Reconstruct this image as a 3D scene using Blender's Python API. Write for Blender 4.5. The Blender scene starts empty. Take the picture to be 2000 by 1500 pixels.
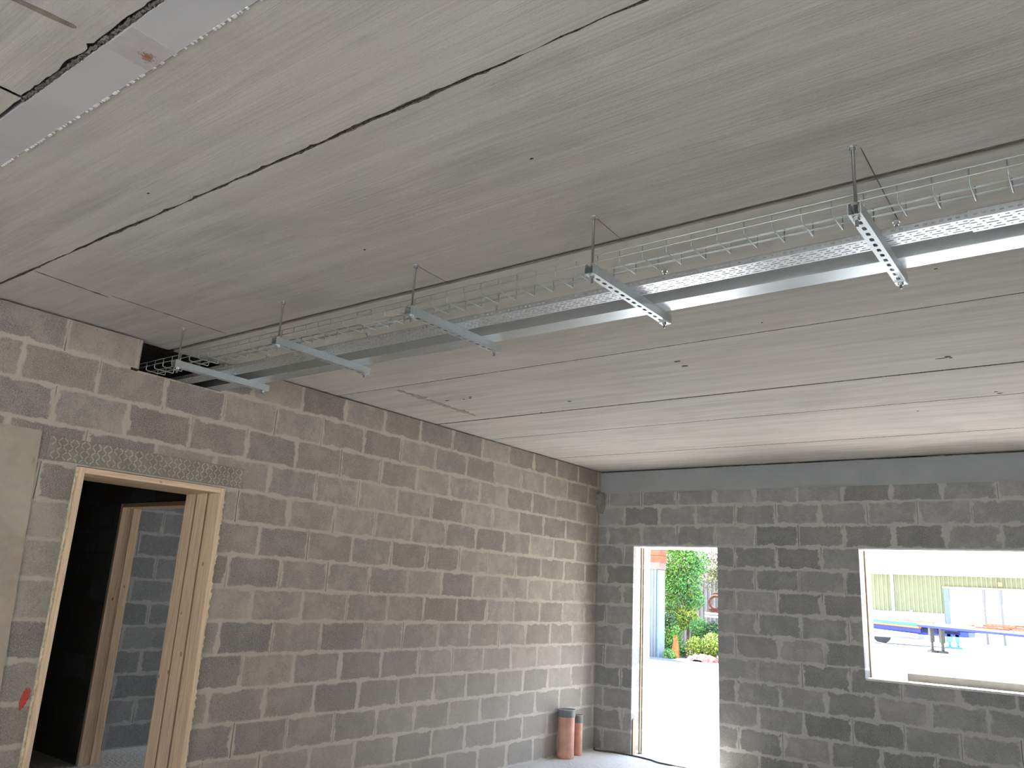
import bpy, bmesh, math, random
from mathutils import Vector, Matrix, noise as mnoise
random.seed(7)
C = bpy.context.scene.collection
S = bpy.context.scene

# ------------------------------------------------------------------ camera
cam_data = bpy.data.cameras.new('camera')
cam = bpy.data.objects.new('camera', cam_data); C.objects.link(cam)
cam_data.sensor_fit = 'HORIZONTAL'; cam_data.sensor_width = 36.0
cam_data.lens = 36.0 * 1555.55 / 2000.0
cam_data.clip_start = 0.02; cam_data.clip_end = 500
RW = ((0.79926221, -0.59093734, 0.10942106),
      (0.59853617, 0.76629296, -0.23355846),
      (0.05416983, 0.25216691, 0.96616638))
m = Matrix.Identity(4)
for i in range(3):
    m[i][0] = RW[i][0]; m[i][1] = RW[i][2]; m[i][2] = -RW[i][1]
m[0][3], m[1][3], m[2][3] = 5.0253, -8.3879, 1.6517
cam.matrix_world = m
S.camera = cam

# ------------------------------------------------------------------ world, sun, exposure
S.view_settings.view_transform = 'Standard'
S.view_settings.look = 'None'
S.view_settings.gamma = 1.0
S.view_settings.use_curve_mapping = False
S.view_settings.exposure = 1.55
w = bpy.data.worlds.new('world'); S.world = w; w.use_nodes = True
wn = w.node_tree; wn.nodes.clear()
wo = wn.nodes.new('ShaderNodeOutputWorld'); wb = wn.nodes.new('ShaderNodeBackground')
tc = wn.nodes.new('ShaderNodeTexCoord'); sx = wn.nodes.new('ShaderNodeSeparateXYZ')
rp = wn.nodes.new('ShaderNodeValToRGB')
rp.color_ramp.elements[0].position = 0.0; rp.color_ramp.elements[0].color = (0.95, 0.97, 1.0, 1)
rp.color_ramp.elements[1].position = 0.8; rp.color_ramp.elements[1].color = (0.50, 0.66, 0.95, 1)
wn.links.new(tc.outputs['Generated'], sx.inputs[0]); wn.links.new(sx.outputs[2], rp.inputs[0])
wn.links.new(rp.outputs[0], wb.inputs[0]); wb.inputs[1].default_value = 2.9
wn.links.new(wb.outputs[0], wo.inputs[0])
sd = bpy.data.lights.new('sun', 'SUN'); sd.energy = 13.0; sd.angle = math.radians(1.0); sd.color = (1, .95, .87)
sun = bpy.data.objects.new('sun', sd); C.objects.link(sun)
sun.rotation_euler = Vector((-0.30, 0.30, 0.90)).to_track_quat('Z', 'Y').to_euler()
sun.location = (10, 5, 20)
def portal(loc, rot, sx_, sy_):
    l = bpy.data.lights.new('daylight_portal', 'AREA'); l.shape = 'RECTANGLE'; l.size = sx_; l.size_y = sy_
    l.cycles.is_portal = True
    o = bpy.data.objects.new('daylight_portal', l); C.objects.link(o); o.location = loc; o.rotation_euler = rot
PI = math.pi
portal((0.99, 0.35, 1.1), (PI/2, 0, PI), 1.0, 2.2)      # doorway, facing into the room (-y)
portal((4.35, 0.35, 1.65), (PI/2, 0, PI), 2.8, 1.2)
portal((9.25, -10.75, 1.4), (PI/2, 0, PI/2), 2.5, 2.6)
portal((4.75, -13.25, 1.4), (PI/2, 0, 0), 3.5, 2.6)
portal((-1.6, 0.35, 1.3), (PI/2, 0, PI), 2.0, 1.8)

H = 3.136

# ------------------------------------------------------------------ mesh helpers
class MB:
    def __init__(s): s.v = []; s.f = []; s.mi = []; s.cur = 0
    def quad(s, a, b, c, d):
        n = len(s.v); s.v += [a, b, c, d]; s.f.append((n, n+1, n+2, n+3)); s.mi.append(s.cur)
    def box(s, x0, x1, y0, y1, z0, z1, M=None):
        n = len(s.v)
        P = [(x0,y0,z0),(x1,y0,z0),(x1,y1,z0),(x0,y1,z0),(x0,y0,z1),(x1,y0,z1),(x1,y1,z1),(x0,y1,z1)]
        if M is not None: P = [tuple(M @ Vector(p)) for p in P]
        s.v += P
        for f in ((0,3,2,1),(4,5,6,7),(0,1,5,4),(1,2,6,5),(2,3,7,6),(3,0,4,7)):
            s.f.append(tuple(n+i for i in f)); s.mi.append(s.cur)
    def tube(s, pts, r, n=8, closed=False, cap=True):
        pts = [Vector(p) for p in pts]; rings = []
        L = len(pts); up = None
        for i, p in enumerate(pts):
            a = pts[i-1] if i else (pts[-1] if closed else p)
            b = pts[(i+1) % L] if (i < L-1 or closed) else p
            t = (b - a).normalized()
            if up is None:
                up = Vector((0,0,1)) if abs(t.z) < .9 else Vector((1,0,0))
            u = (up - t*up.dot(t)).normalized(); v = t.cross(u); up = u
            rr = r[i] if isinstance(r, (list, tuple)) else r
            base = len(s.v)
            for k in range(n):
                an = 2*PI*k/n
                s.v.append(tuple(p + (u*math.cos(an) + v*math.sin(an))*rr))
            rings.append(base)
        for i in range(L if closed else L-1):
            A = rings[i]; Bq = rings[(i+1) % L]
            for k in range(n):
                s.f.append((A+k, A+(k+1) % n, Bq+(k+1) % n, Bq+k)); s.mi.append(s.cur)
        if cap and not closed:
            s.f.append(tuple(rings[0]+k for k in reversed(range(n)))); s.mi.append(s.cur)
            s.f.append(tuple(rings[-1]+k for k in range(n))); s.mi.append(s.cur)
    def cyl(s, x, y, z0, z1, r, n=16, r1=None):
        s.tube([(x,y,z0),(x,y,z1)], [r, r if r1 is None else r1], n)
    def build(s, name, mat, parent=None, smooth=False, bevel=0):
        me = bpy.data.meshes.new(name); me.from_pydata(s.v, [], s.f)
        mats = mat if isinstance(mat, (list, tuple)) else [mat]
        for q in mats: me.materials.append(q)
        if len(mats) > 1: me.polygons.foreach_set('material_index', s.mi)
        if smooth: me.polygons.foreach_set('use_smooth', [True]*len(me.polygons))
        me.update()
        o = bpy.data.objects.new(name, me); C.objects.link(o)
        if parent is not None:
            o.parent = parent; p = parent; off = Vector((0, 0, 0))
            while p is not None: off += p.location; p = p.parent
            o.location = -off
        if bevel:
            b = o.modifiers.new('bevel', 'BEVEL'); b.width = bevel; b.segments = 2; b.limit_method = 'ANGLE'
        return o
def tag(o, label=None, cat=None, group=None, kind=None):
    if label: o['label'] = label
    if cat: o['category'] = cat
    if group: o['group'] = group
    if kind: o['kind'] = kind
    return o
def empty(name, loc):
    o = bpy.data.objects.new(name, None); o.location = loc; o.empty_display_size = .1
    C.objects.link(o); return o
def struct(mb, name, mat, label=None, **k):
    o = mb.build(name, mat, **k); o['kind'] = 'structure'
    if label: o['label'] = label
    return o

# ------------------------------------------------------------------ material helpers
class NT:
    def __init__(s, name):
        s.m = bpy.data.materials.new(name); s.m.use_nodes = True; s.t = s.m.node_tree
        s.b = s.t.nodes['Principled BSDF']
    def val(s, sock, v):
        if hasattr(v, 'is_output'): s.t.links.new(v, sock)
        else: sock.default_value = v
    def math(s, op, a, b=0.0, c=0.0, clamp=False):
        n = s.t.nodes.new('ShaderNodeMath'); n.operation = op; n.use_clamp = clamp
        s.val(n.inputs[0], a); s.val(n.inputs[1], b); s.val(n.inputs[2], c); return n.outputs[0]
    def coord(s, kind='Object'):
        return s.t.nodes.new('ShaderNodeTexCoord').outputs[kind]
    def pos(s): return s.t.nodes.new('ShaderNodeNewGeometry').outputs['Position']
    def sep(s, v):
        n = s.t.nodes.new('ShaderNodeSeparateXYZ'); s.val(n.inputs[0], v); return n.outputs
    def comb(s, x, y, z):
        n = s.t.nodes.new('ShaderNodeCombineXYZ'); s.val(n.inputs[0], x); s.val(n.inputs[1], y); s.val(n.inputs[2], z); return n.outputs[0]
    def scale(s, v, sc):
        n = s.t.nodes.new('ShaderNodeMapping'); s.val(n.inputs[0], v); n.inputs['Scale'].default_value = sc; return n.outputs[0]
    def noise(s, v, sc, det=3, rough=.55, dist=0):
        n = s.t.nodes.new('ShaderNodeTexNoise'); s.val(n.inputs['Vector'], v); n.inputs['Scale'].default_value = sc
        n.inputs['Detail'].default_value = det; n.inputs['Roughness'].default_value = rough; n.inputs['Distortion'].default_value = dist
        return n.outputs['Fac']
    def vor(s, v, sc, out='Distance'):
        n = s.t.nodes.new('ShaderNodeTexVoronoi'); s.val(n.inputs['Vector'], v); n.inputs['Scale'].default_value = sc
        return n.outputs[out]
    def white(s, v, out='Value'):
        n = s.t.nodes.new('ShaderNodeTexWhiteNoise'); s.val(n.inputs['Vector'], v); return n.outputs[out]
    def rng(s, v, a, b, c=0.0, d=1.0, smooth=True):
        n = s.t.nodes.new('ShaderNodeMapRange'); n.interpolation_type = 'SMOOTHSTEP' if smooth else 'LINEAR'
        s.val(n.inputs[0], v); s.val(n.inputs[1], a); s.val(n.inputs[2], b); s.val(n.inputs[3], c); s.val(n.inputs[4], d); return n.outputs[0]
    def mix(s, f, a, b, mode='MIX'):
        n = s.t.nodes.new('ShaderNodeMix'); n.data_type = 'RGBA'; n.blend_type = mode
        s.val(n.inputs[0], f)
        s.val(n.inputs[6], a if hasattr(a, 'is_output') else (*a, 1)); s.val(n.inputs[7], b if hasattr(b, 'is_output') else (*b, 1))
        return n.outputs[2]
    def ramp(s, f, stops):
        n = s.t.nodes.new('ShaderNodeValToRGB'); s.val(n.inputs[0], f)
        e = n.color_ramp.elements
        while len(e) < len(stops): e.new(.5)
        for q, (p, c) in zip(e, stops): q.position = p; q.color = (*c, 1)
        return n.outputs[0]
    def bump(s, h, dist=.01, st=1.0):
        n = s.t.nodes.new('ShaderNodeBump'); n.inputs['Distance'].default_value = dist; n.inputs['Strength'].default_value = st
        s.val(n.inputs['Height'], h); s.t.links.new(n.outputs[0], s.b.inputs['Normal'])
    def fin(s, col=None, rough=None, metal=None, spec=None):
        if col is not None: s.val(s.b.inputs['Base Color'], col if hasattr(col, 'is_output') else (*col, 1))
        if rough is not None: s.val(s.b.inputs['Roughness'], rough)
        if metal is not None: s.val(s.b.inputs['Metallic'], metal)
        if spec is not None: s.val(s.b.inputs['Specular IOR Level'], spec)
        return s.m

def plain(name, col, rough=.7, metal=0.0, var=.12, sc=12, stretch=(1,1,1), bump=0.0):
    n = NT(name); v = n.scale(n.pos(), stretch); f = n.noise(v, sc, 4)
    c = n.mix(n.rng(f, .3, .7), tuple(x*(1-var) for x in col), tuple(min(1, x*(1+var)) for x in col))
    if bump: n.bump(n.noise(v, sc*4, 4), bump)
    return n.fin(c, rough, metal)

def block_mat(name, offx, offy, c_dark, c_light, c_mort, smear=1.0, wash=.35, dusty=False):  # dusty: cement dust tone plus corner light painted into the blocks
    """concrete blockwork 450 x 225 laid in half bond, smeared mortar joints"""
    n = NT(name); P = n.pos(); x, y, z = n.sep(P)
    ng = n.t.nodes.new('ShaderNodeNewGeometry').outputs['True Normal']
    nx = n.math('ABSOLUTE', n.sep(ng)[0])
    isx = n.math('GREATER_THAN', nx, .5)
    w1 = n.math('MULTIPLY', n.math('SUBTRACT', n.noise(P, 4, 3), .5), .020)
    w2 = n.math('MULTIPLY', n.math('SUBTRACT', n.noise(n.scale(P, (1.1, .9, 1.3)), 4, 3), .5), .022)
    ux = n.math('ADD', n.math('DIVIDE', x, .45), offx)
    uy = n.math('ADD', n.math('DIVIDE', y, .45), offy)
    u = n.math('ADD', n.math('MULTIPLY', uy, isx), n.math('MULTIPLY', ux, n.math('SUBTRACT', 1.0, isx)))
    u = n.math('ADD', u, n.math('DIVIDE', w1, .45))
    zz = n.math('DIVIDE', n.math('ADD', z, w2), .225)
    row = n.math('FLOOR', zz); fz = n.math('SUBTRACT', zz, row)
    par = n.math('MULTIPLY', n.math('FLOORED_MODULO', row, 2.0), .5)
    rj = n.math('MULTIPLY', n.math('SUBTRACT', n.white(n.comb(row, 3.1, 0.0)), .5), .05)
    uu = n.math('ADD', n.math('ADD', u, par), rj); k = n.math('FLOOR', uu); fu = n.math('SUBTRACT', uu, k)
    du = n.math('MULTIPLY', n.math('MINIMUM', fu, n.math('SUBTRACT', 1.0, fu)), .45)
    dv = n.math('MULTIPLY', n.math('MINIMUM', fz, n.math('SUBTRACT', 1.0, fz)), .225)
    d = n.math('MINIMUM', n.math('MULTIPLY', du, .8), dv)
    idv = n.comb(k, row, isx); rnd = n.white(idv); rcol = n.sep(n.white(idv, 'Color'))
    ns = n.noise(P, 6.5, 5, .65)
    wid = n.math('ADD', .0075, n.math('MULTIPLY', n.math('MAXIMUM', n.math('SUBTRACT', ns, .46), 0.0), .14*smear))
    wid = n.math('ADD', wid, n.math('MULTIPLY', n.math('SUBTRACT', n.noise(P, 45, 3), .5), .012))
    hf = n.math('MULTIPLY', n.math('SUBTRACT', n.noise(P, 75, 4, .75), .5), .018)
    d = n.math('ADD', d, hf)
    mask = n.rng(d, n.math('SUBTRACT', wid, .004), n.math('ADD', wid, .008), 1.0, 0.0)
    # block colour, one tone per block, speckled aggregate
    base = n.mix(rnd, c_dark, c_light)
    base = n.mix(n.math('MULTIPLY', rcol[1], .35), base, (.16, .175, .18))
    sp = n.noise(P, 130, 3, .8); sp2 = n.noise(P, 70, 4, .85)
    base = n.mix(n.rng(sp, .48, .68, 0.0, .55), base, tuple(c*1.75 for c in c_light))
    pit = n.rng(sp2, .43, .32, 0.0, .85)
    base = n.mix(pit, base, tuple(c*.28 for c in c_dark))
    wsh = n.math('MULTIPLY', n.rng(n.noise(P, 4.5, 6, .75), .42, .62, 0.0, wash*1.7), n.rng(rcol[0], 0.0, 1.0, .35, 1.0))
    base = n.mix(wsh, base, c_mort)
    if dusty:   # paler lower courses towards the corner: cement dust plus painted-in light
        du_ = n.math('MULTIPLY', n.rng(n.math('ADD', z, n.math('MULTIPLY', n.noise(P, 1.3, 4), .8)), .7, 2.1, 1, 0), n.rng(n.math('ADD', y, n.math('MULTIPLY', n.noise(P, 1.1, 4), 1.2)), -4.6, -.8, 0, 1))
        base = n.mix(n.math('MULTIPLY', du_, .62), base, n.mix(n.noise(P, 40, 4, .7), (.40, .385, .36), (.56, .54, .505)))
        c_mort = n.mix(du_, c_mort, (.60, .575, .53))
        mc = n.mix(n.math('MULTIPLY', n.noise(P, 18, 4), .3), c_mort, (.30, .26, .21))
    else: mc = n.mix(n.noise(P, 18, 4), tuple(c*.82 for c in c_mort), tuple(c*1.14 for c in c_mort))
    crk = n.math('MULTIPLY', n.rng(du, .0015, .004, 1.0, 0.0), n.math('GREATER_THAN', rcol[2], .58))
    crk = n.math('MULTIPLY', crk, n.rng(n.noise(P, 3, 1), .42, .52))
    mc = n.mix(n.math('MULTIPLY', crk, .75), mc, (.06, .052, .045))
    col = n.mix(mask, base, mc)
    h = n.math('ADD', n.math('MULTIPLY', mask, .30), n.math('MULTIPLY', n.math('SUBTRACT', 1.0, mask), n.math('MULTIPLY', n.math('ADD', sp, sp2), .35)))
    h = n.math('SUBTRACT', h, n.math('MULTIPLY', crk, .6))
    h = n.math('ADD', h, n.math('MULTIPLY', n.noise(P, 25, 4), .25))
    n.bump(h, .012, .9)
    return n.fin(col, .93, 0, .25)

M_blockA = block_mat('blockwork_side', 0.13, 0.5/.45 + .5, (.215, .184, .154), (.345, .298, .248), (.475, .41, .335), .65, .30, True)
M_blockB = block_mat('blockwork_front', -0.12/.45, 0.31, (.20, .197, .190), (.325, .32, .306), (.44, .428, .405), 1.1, .30)
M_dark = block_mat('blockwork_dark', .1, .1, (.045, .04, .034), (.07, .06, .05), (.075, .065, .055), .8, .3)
M_blockC = block_mat('blockwork_inner', 0.2, 0.2, (.15, .155, .155), (.22, .225, .225), (.34, .34, .33), .6, .15)

def concrete(name, base, streak=.2):
    n = NT(name); P = n.pos()
    s1 = n.noise(n.scale(P, (.35, 5, 1)), 2.2, 6, .62, .4)
    s2 = n.noise(n.scale(P, (.6, 26, 1)), 2.5, 4, .6, .2)
    s3 = n.noise(P, 1.1, 5, .6)
    s4 = n.noise(P, 70, 3, .7)
    dk = tuple(c*(1-streak*1.4) for c in base); lt = tuple(c*(1+streak*.5) for c in base)
    c = n.mix(n.rng(s1, .32, .66), dk, lt)
    c = n.mix(n.rng(s2, .38, .28, 0, .45), c, tuple(x*.62 for x in base))
    c = n.mix(n.rng(s3, .35, .7, 0, .45), c, tuple(x*y for x, y in zip(base, (1.08, 1.02, .94))))
    c = n.mix(n.rng(s4, .33, .22, 0, .4), c, tuple(x*.5 for x in base))
    s5 = n.noise(n.scale(P, (.45, 1.3, 1)), 1.6, 6, .7, .6)
    c = n.mix(n.rng(s5, .52, .36, 0, .26), c, tuple(x*.55 for x in base))
    n.bump(n.math('ADD', n.math('MULTIPLY', s2, .5), n.math('MULTIPLY', s4, .3)), .006, .6)
    return n.fin(c, .85, 0, .3)
M_ceil = concrete('precast_concrete', (.52, .492, .445), .11)
M_grout = plain('joint_grout', (.19, .17, .145), .95, var=.35, sc=25, bump=.01)
M_edge = plain('moulded_slab_edge', (.205, .185, .16), .9, var=.14, sc=8)
M_broken = plain('broken_edge_concrete', (.25, .225, .19), .95, var=.5, sc=60, bump=.02)
M_beam = plain('grey_primer_paint', (.51, .495, .485), .6, var=.05, sc=3)
M_beam2 = plain('dark_grey_primer_paint', (.33, .345, .345), .6, var=.06, sc=3)

def floor_mat():
    n = NT('concrete_screed'); P = n.pos()
    c = n.mix(n.rng(n.noise(P, 1.7, 6, .6), .3, .7), (.62, .61, .59), (.74, .73, .71))
    c = n.mix(n.rng(n.noise(P, 60, 3), .35, .25, 0, .5), c, (.2, .19, .18))
    n.bump(n.noise(P, 30, 4), .01); return n.fin(c, .85)
M_floor = floor_mat()
M_yard = plain('pale_yard_concrete', (.70, .69, .66), .9, var=.08, sc=.6, bump=.0)
M_gravel = plain('dark_gravel', (.11, .11, .115), .95, var=.4, sc=14)

def galv(name, col, rough, var=.12):
    n = NT(name); P = n.pos()
    sp = n.vor(P, 240, 'Color'); f = n.sep(sp)[0]
    c = n.mix(f, tuple(x*(1-var) for x in col), tuple(min(1, x*(1+var*.6)) for x in col))
    c = n.mix(n.rng(n.noise(n.scale(P, (1.5, 8, 8)), 3, 4), .35, .7, 0, .4), c, tuple(x*.85 for x in col))
    r = n.math('ADD', rough, n.math('MULTIPLY', n.noise(P, 14, 3), .12))
    return n.fin(c, r, 1.0)
M_galv = galv('galvanised_steel', (.66, .70, .71), .38, .08)
M_galvtray = galv('galvanised_tray_steel', (.70, .73, .75), .32, .06)
M_galvbox = galv('galvanised_trunking_steel', (.62, .66, .68), .30, .03)
M_wire = galv('zinc_plated_wire', (.52, .55, .54), .46, .03)
def thread_mat():
    n = NT('threaded_zinc'); P = n.pos(); z = n.sep(P)[2]
    wv = n.math('SINE', n.math('MULTIPLY', z, 2*PI/.0018)); n.bump(wv, .0006)
    return n.fin((.42, .42, .40), .38, 1.0)
M_rod = thread_mat()
M_nut = plain('zinc_nut', (.55, .55, .54), .35, 1.0, .1, 40)

def wood(name, base, axis, knots=True):
    n = NT(name); P = n.pos()
    st = {'z': (14, 14, .7), 'x': (.7, 14, 14), 'y': (14, .7, 14)}[axis]
    v = n.scale(P, st); g = n.noise(v, 3, 5, .6, 1.2)
    c = n.mix(n.rng(g, .3, .7), tuple(x*.80 for x in base), tuple(min(1, x*1.12) for x in base))
    if knots:
        st2 = {'z': (1, 1, .55), 'x': (.55, 1, 1), 'y': (1, .55, 1)}[axis]
        k = n.vor(n.scale(P, st2), 9)
        sel = n.rng(k, .10, .05, 0, .8)
        c = n.mix(sel, c, (.16, .07, .03))
    n.bump(g, .002); return n.fin(c, .6, 0, .3)
M_pineZ = wood('pine_upright', (.70, .52, .345), 'z')
M_pineY = wood('pine_head', (.70, .52, .345), 'y')
M_pineX = wood('pine_inner_head', (.56, .39, .24), 'x')
M_ply = wood('raw_board', (.34, .24, .15), 'z', False)
M_foam = plain('expanding_foam', (.72, .62, .42), .8, var=.2, sc=30, bump=.01)

# ------------------------------------------------------------------ CEILING: precast slabs
def slab(y0, y1, x0, x1, amp0, amp1, zoff=0.0, seed=0, gap0=.004, gap1=.004, step=.025):
    """soffit with rough long edges; y0 and y1 are joint centres"""
    rnd = random.Random(seed); mb = MB(); nn = int((x1-x0)/step)
    def edge(y, amp, sgn, gap):
        out = []; off = rnd.uniform(0, 50)
        for i in range(nn+1):
            x = x0 + (x1-x0)*i/nn
            j = mnoise.noise(Vector((x*1.7+off, 0, 0)))*amp*.9 + mnoise.noise(Vector((x*9+off, 3, 0)))*amp*.7
            sp = max(0, mnoise.noise(Vector((x*22+off, 9, 0)))-.18)*amp*2.6
            out.append(y + sgn*(gap + sp) + j)
        return out
    A = edge(y0, amp0, 1, gap0); Bq = edge(y1, amp1, -1, gap1); z = H + zoff
    for i in range(nn):
        xa = x0+(x1-x0)*i/nn; xb = x0+(x1-x0)*(i+1)/nn
        mb.cur = 0
        mb.quad((xa, A[i], z), (xa, Bq[i], z), (xb, Bq[i+1], z), (xb, A[i+1], z))
        mb.cur = 2 if abs(y0+5.613) < .001 else 1
        mb.quad((xa, A[i], z+.06), (xa, A[i], z), (xb, A[i+1], z), (xb, A[i+1], z+.06))
        mb.cur = 1
        mb.quad((xa, Bq[i], z), (xa, Bq[i], z+.06), (xb, Bq[i+1], z+.06), (xb, Bq[i+1], z))
    mb.quad((x0, y0, z+.06), (x1, y0, z+.06), (x1, y1, z+.06), (x0, y1, z+.06))
    struct(mb, 'ceiling', [M_ceil, M_broken, M_edge], 'precast concrete ceiling slab')
XL, XR = -.09, 9.3
#      y0      y1     a0    a1    zoff g0 g1
SL = [(-7.405, -6.848, 0, .009, 0, .0, .006), (-6.848, -5.647, .009, .001, 0, .006, .003),
      (-5.613, -4.191, .002, .003, 0, .0, .007), (-4.191, -2.978, .003, .0012, .001, .005, .010),
      (-2.978, -2.184, .0012, .0008, 0, .010, .006), (-2.184, -1.0, .0008, .0008, 0, .005, .007), (-1.0, .1, .0008, 0, 0, .007, 0)]
for i, (a, b, p, q, zo, g0, g1) in enumerate(SL):
    slab(a, b, XL, XR, p, q, zo, 11+i, g0, g1)
# slabs on the far side of the steel beam, with a cross joint
slab(-13.4, -7.56, 2.30, XR, .001, .016, 0, 40, .0, .010, .02)
slab(-13.4, -7.56, XL, 2.285, .001, .003, 0, 41, .0, .003)
mb = MB(); mb.box(XL, XR, -13.4, .1, H+.075, H+.45); struct(mb, 'ceiling', M_broken, 'screed above the ceiling slabs')
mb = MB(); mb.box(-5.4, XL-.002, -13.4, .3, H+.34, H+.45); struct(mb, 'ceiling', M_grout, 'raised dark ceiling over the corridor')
mb = MB()
for yj, wj in ((-6.848, .03), (-4.191, .02), (-2.978, .02), (-2.184, .02), (-1.0, .02)):
    mb.box(XL, XR, yj-wj, yj+wj, H+.012, H+.08)
struct(mb, 'ceiling', M_grout, 'grout in the ceiling joints')
mb = MB(); mb.box(XL, XR, -5.66, -5.60, H+.013, H+.08); struct(mb, 'ceiling', plain('pale_joint_grout', (.30, .27, .23), .95, var=.18, sc=9, bump=.01), 'recessed grout in the wide ceiling joint')

# steel beam flush in the ceiling (rust patch part)
mb = MB(); mb.box(XL, XR, -7.548, -7.408, H-.003, H+.05)
b = struct(mb, 'trim_1', M_beam, 'grey painted steel beam flange set flush in the ceiling')
def rust_mat():
    n = NT('bare_rusty_patch'); P = n.pos()
    c = n.mix(n.noise(P, 20, 5), (.40, .36, .34), (.56, .53, .51))
    r = n.noise(P, 110, 4, .8)
    dx = n.t.nodes.new('ShaderNodeVectorMath'); dx.operation = 'DISTANCE'
    n.val(dx.inputs[0], P); dx.inputs[1].default_value = (2.862, -7.448, H)
    area = n.rng(dx.outputs['Value'], .0, .055, 1, 0)
    c = n.mix(n.math('MULTIPLY', n.rng(n.math('ADD', r, n.math('MULTIPLY', area, .22)), .60, .68), area), c, (.30, .10, .035))
    return n.fin(c, .8)
mb = MB(); mb.box(2.80, 2.955, -7.545, -7.409, H-.0045, H-.003)
o = mb.build('bare_metal_patch', rust_mat(), b); o['label'] = 'pale bare patch with rust specks'
mb = MB()
for i in range(150):
    x = random.uniform(1.2, 3.6); s_ = random.uniform(.0008, .0028)
    mb.box(x-s_*1.3, x+s_*1.3, -7.410-s_*.6, -7.404+s_*.4, H-.0045-s_*.6, H-.001)
o = mb.build('white_paint_specks', plain('white_filler', (.75, .74, .70), .8), b); o['kind'] = 'stuff'; o['label'] = 'white filler specks along the edge'
# crumbly slab edge beside the beam
mb = MB()
for i in range(360):
    x = 2.28 + 2.0*i/360 + random.uniform(-.004, .004); s_ = random.uniform(.003, .007)
    y = -7.556 + random.uniform(-.003, .004)
    M = Matrix.Translation((x, y, H+.002)) @ Matrix.Rotation(random.random()*3, 4, 'Z') @ Matrix.Rotation(random.random(), 4, 'X')
    mb.box(-s_, s_, -s_*.7, s_*.7, -s_*.6, s_*.6, M)
o = mb.build('crumbled_edge', M_broken, b); o['kind'] = 'stuff'

# marks on the soffit
M_mark = plain('brown_mortar_stain', (.215, .18, .135), .9, var=.25, sc=30)
M_chip = plain('dark_pit', (.085, .075, .06), .95, var=.4, sc=60)
def streak(name, pts, wdt, mat, label, n=60, rag=.5, seed=1):
    rnd = random.Random(seed); mb = MB(); prev = None
    (xa, ya), (xb, yb) = pts
    d = Vector((xb-xa, yb-ya)); L = d.length; d /= L; nr = Vector((-d.y, d.x))
    for i in range(n+1):
        t = i/n; p = Vector((xa, ya)) + d*L*t
        e = wdt*(.5 + rag*mnoise.noise(Vector((t*L*16, seed, 0)))*1.2)
        e = max(e, wdt*.06)*min(1, min(t, 1-t)*12+.3)
        a = p + nr*e; b2 = p - nr*e*(1 + rag*mnoise.noise(Vector((t*L*30, seed+5, 0))))
        if prev:
            z0, z1 = H-.0016, H+.003
            mb.quad((prev[0].x, prev[0].y, z0), (a.x, a.y, z0), (b2.x, b2.y, z0), (prev[1].x, prev[1].y, z0))
            mb.quad((prev[0].x, prev[0].y, z1), (prev[0].x, prev[0].y, z0), (a.x, a.y, z0), (a.x, a.y, z1))
            mb.quad((prev[1].x, prev[1].y, z0), (prev[1].x, prev[1].y, z1), (b2.x, b2.y, z1), (b2.x, b2.y, z0))
        prev = (a, b2)
    o = mb.build(name, mat); tag(o, label, 'mark', kind='structure'); del o['category']; return o
streak('trim_2', [(2.777, -7.80), (2.806, -7.63)], .022, M_mark, 'brown straight mortar streak at the top left of the ceiling', rag=.15, seed=2)
streak('trim_3', [(.60, -4.12), (.585, -3.13)], .045, plain('light_brown_stain', (.33, .28, .215), .9, var=.25, sc=30), 'ragged brown mortar streak across a slab near the block wall', rag=1.0, seed=3)
streak('trim_4', [(.64, -6.83), (.60, -6.42)], .007, M_chip, 'thin dark crack line in the ceiling near the block wall', rag=.6, seed=4)
streak('trim_4', [(.64, -6.42), (.63, -5.68)], .006, M_mark, 'thin faint crack line in the ceiling ending at the wide joint', rag=.7, seed=6)
M_pencil = plain('pencil_grey', (.11, .10, .09), .8)
for xx, wd in ((4.475, .0036), (3.463, .0012), (2.47, .0011)):
    streak('trim_5', [(xx, -5.86), (xx-.012, -5.26 if xx > 4 else -5.62)], wd, M_pencil if xx > 4 else M_mark, 'thin pencil line on the ceiling beside a hanger rod', rag=.05, seed=8)
mb = MB()
for (x, y, a, b_) in [(2.872,-3.876,.022,.012),(2.871,-3.759,.020,.010),(1.641,-3.244,.014,.012),(.892,-3.654,.010,.006),(.962,-3.66,.014,.006),(.99,-3.69,.008,.008),
                      (.73,-3.676,.02,.006),(4.316,-3.27,.016,.010),(4.332,-3.238,.010,.008),(4.28,-3.25,.03,.004),(4.453,-2.296,.012,.008),(4.47,-2.241,.016,.010),
                      (3.503,-6.374,.007,.005),(2.385,-6.13,.008,.006),(2.017,-6.973,.006,.005),(3.593,-4.347,.006,.005),(4.497,-4.681,.009,.004),(1.2,-3.0,.008,.006),(3.9,-1.9,.01,.007)]:
    n0 = len(mb.v); k = 12
    for i in range(k):
        an = 2*PI*i/k; r = 1 + random.uniform(-.3, .3)
        mb.v.append((x+math.cos(an)*a*r, y+math.sin(an)*b_*r, H-.0012))
    for i in range(k): mb.v.append((mb.v[n0+i][0], mb.v[n0+i][1], H+.003))
    mb.f.append(tuple(n0+i for i in reversed(range(k)))); mb.mi.append(0)
    for i in range(k):
        mb.f.append((n0+i, n0+(i+1) % k, n0+k+(i+1) % k, n0+k+i)); mb.mi.append(0)
struct(mb, 'trim_6', M_chip, 'small dark pits and chips in the ceiling')

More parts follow.
